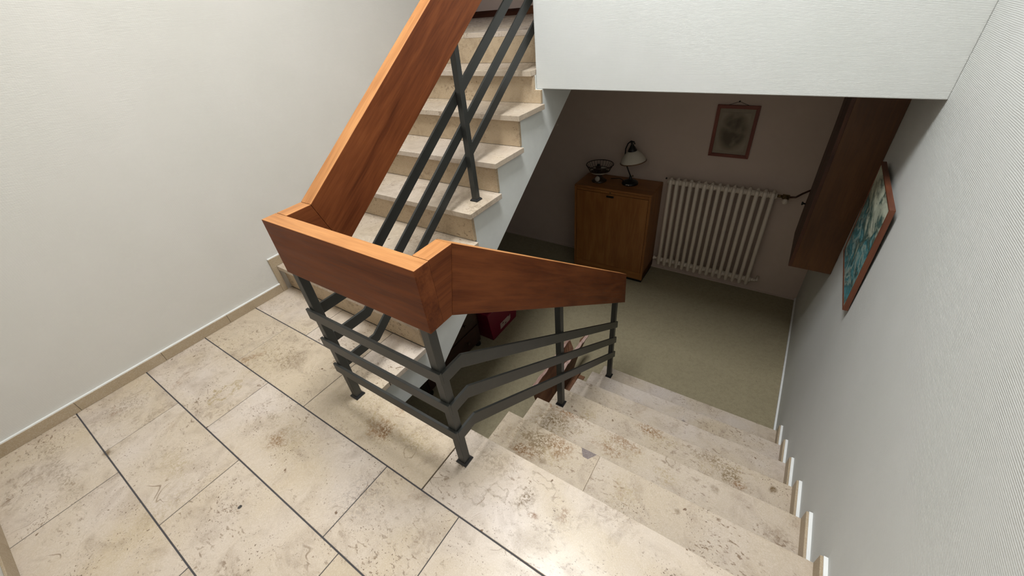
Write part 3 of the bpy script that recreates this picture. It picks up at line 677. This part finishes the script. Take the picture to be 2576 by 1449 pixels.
# ------------------------------------------------------------------ things under the stairs
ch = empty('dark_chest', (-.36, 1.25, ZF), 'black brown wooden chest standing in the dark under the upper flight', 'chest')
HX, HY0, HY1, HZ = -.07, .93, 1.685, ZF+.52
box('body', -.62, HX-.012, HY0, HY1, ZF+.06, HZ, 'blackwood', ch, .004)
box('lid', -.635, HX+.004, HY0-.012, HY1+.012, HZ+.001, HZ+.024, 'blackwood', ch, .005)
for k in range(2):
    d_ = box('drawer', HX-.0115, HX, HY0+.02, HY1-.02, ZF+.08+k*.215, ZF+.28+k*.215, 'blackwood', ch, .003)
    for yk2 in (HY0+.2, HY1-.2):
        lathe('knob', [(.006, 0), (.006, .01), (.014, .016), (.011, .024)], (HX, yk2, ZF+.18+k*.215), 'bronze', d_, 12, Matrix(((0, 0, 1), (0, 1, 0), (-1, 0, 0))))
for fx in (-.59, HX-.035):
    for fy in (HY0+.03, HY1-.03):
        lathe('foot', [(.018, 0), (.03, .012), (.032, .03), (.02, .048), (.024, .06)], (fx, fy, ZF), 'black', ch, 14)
pk = empty('storage_tub', (-.19, 1.99, ZF), 'magenta plastic tub with a small printed sticker on the carpet', 'tub')
def frus(x0, x1, y0, y1, z0, X0, X1, Y0_, Y1_, z1):
    return [(x0, y0, z0), (x1, y0, z0), (x1, y1, z0), (x0, y1, z0), (X0, Y0_, z1), (X1, Y0_, z1), (X1, Y1_, z1), (X0, Y1_, z1)]
FR = [(3, 2, 1, 0), (0, 1, 5, 4), (1, 2, 6, 5), (2, 3, 7, 6), (3, 0, 4, 7)]
vo = frus(-.36, -.004, 1.778, 2.19, ZF, -.385, .018, 1.715, 2.235, ZF+.36)
vi = frus(-.352, -.012, 1.786, 2.182, ZF+.008, -.377, .010, 1.723, 2.227, ZF+.36)
fi = [tuple(8+j for j in q[::-1]) for q in FR]
link('tub_body', vo+vi, FR+fi+[(4, 5, 13, 12), (5, 6, 14, 13), (6, 7, 15, 14), (7, 4, 12, 15)], 'pink', pk, bevel=.006)
box('lid', -.395, .028, 1.705, 2.245, ZF+.3605, ZF+.385, 'pink', pk, .008)
sy = lambda z: -.004+.022*(z-ZF)/.36+.0012
z0s, z1s = ZF+.048, ZF+.125
link('sticker', [(sy(z0s), 1.905, z0s), (sy(z0s), 2.082, z0s), (sy(z1s), 2.082, z1s), (sy(z1s), 1.905, z1s), (sy(z0s)-.001, 1.905, z0s), (sy(z0s)-.001, 2.082, z0s), (sy(z1s)-.001, 2.082, z1s), (sy(z1s)-.001, 1.905, z1s)], BOXF_ if False else [(0, 1, 2, 3), (7, 6, 5, 4), (0, 4, 5, 1), (1, 5, 6, 2), (2, 6, 7, 3), (3, 7, 4, 0)], 'sticker', pk)

# rough wooden cradle beside the lower steps
wd = empty('log_cradle', (.88, 1.6, ZF), 'rough edged wooden cradle of splayed boards on the carpet beside the lower steps', 'cradle')
def rough_board(xt, xb, y0, y1, zt, zb, th, seed, tip):
    rnd = random.Random(seed); n = 18; V = []; F = []
    for i in range(n+1):
        t = i/n; y = y0+(y1-y0)*t
        top = zt+rnd.uniform(-.010, .010)-(max(0, (t-.85))/.15)*.01
        yt = y+tip*t; bot = zb if t < .5 else zb+(zt-zb)*.9*((t-.5)/.5)**1.3
        V += [(xb, y, bot), (xb+th, y, bot), (xt+th, yt, top), (xt, yt, top+.004)]
        if i:
            o = (i-1)*4
            for k in range(4): F.append((o+k, o+(k+1) % 4, o+4+(k+1) % 4, o+4+k))
    F += [(3, 2, 1, 0), tuple(range(len(V)-4, len(V)))]
    b = link('side_board', V, F, 'bark', wd, rot=ROTY)
    # pale sawn edge strip on top
    V2 = []; F2 = []
    for i in range(n+1):
        a_ = Vector(V[i*4+2]); b_ = Vector(V[i*4+3]); u = Vector((0, 0, .004))
        V2 += [b_-u*.5, a_-u*.5, a_+u+Vector((0, 0, rnd.uniform(0, .006))), b_+u+Vector((0, 0, rnd.uniform(0, .006)))]
        if i:
            o = (i-1)*4
            for k in range(4): F2.append((o+k, o+(k+1) % 4, o+4+(k+1) % 4, o+4+k))
    F2 += [(3, 2, 1, 0), tuple(range(len(V2)-4, len(V2)))]
    link('sawn_edge', V2, F2, 'bark_edge', b, rot=ROTY)
rough_board(.775, .835, 1.24, 1.80, -.985, ZF+.03, .022, 3, .06)
rough_board(.900, .870, 1.36, 1.90, -.955, ZF+.03, .024, 9, .06)
box('base_board', .80, .93, 1.30, 1.80, ZF+.006, ZF+.030, 'bark', wd, .003, rot=ROTY)
tube('foot_bar', [(.955, 1.34, ZF+.055), (.955, 1.40, ZF+.06), (.955, 1.62, ZF+.085), (.955, 1.655, ZF+.088), (.955, 1.668, ZF+.088)], [.016, .026, .026, .023, .012], 'bark', wd, 12)
for y in (1.34, 1.76):
    box('foot', .80, .98, y-.02, y+.02, ZF, ZF+.0065+.02 if y < 1.5 else ZF+.0065, 'bark', wd, .002)
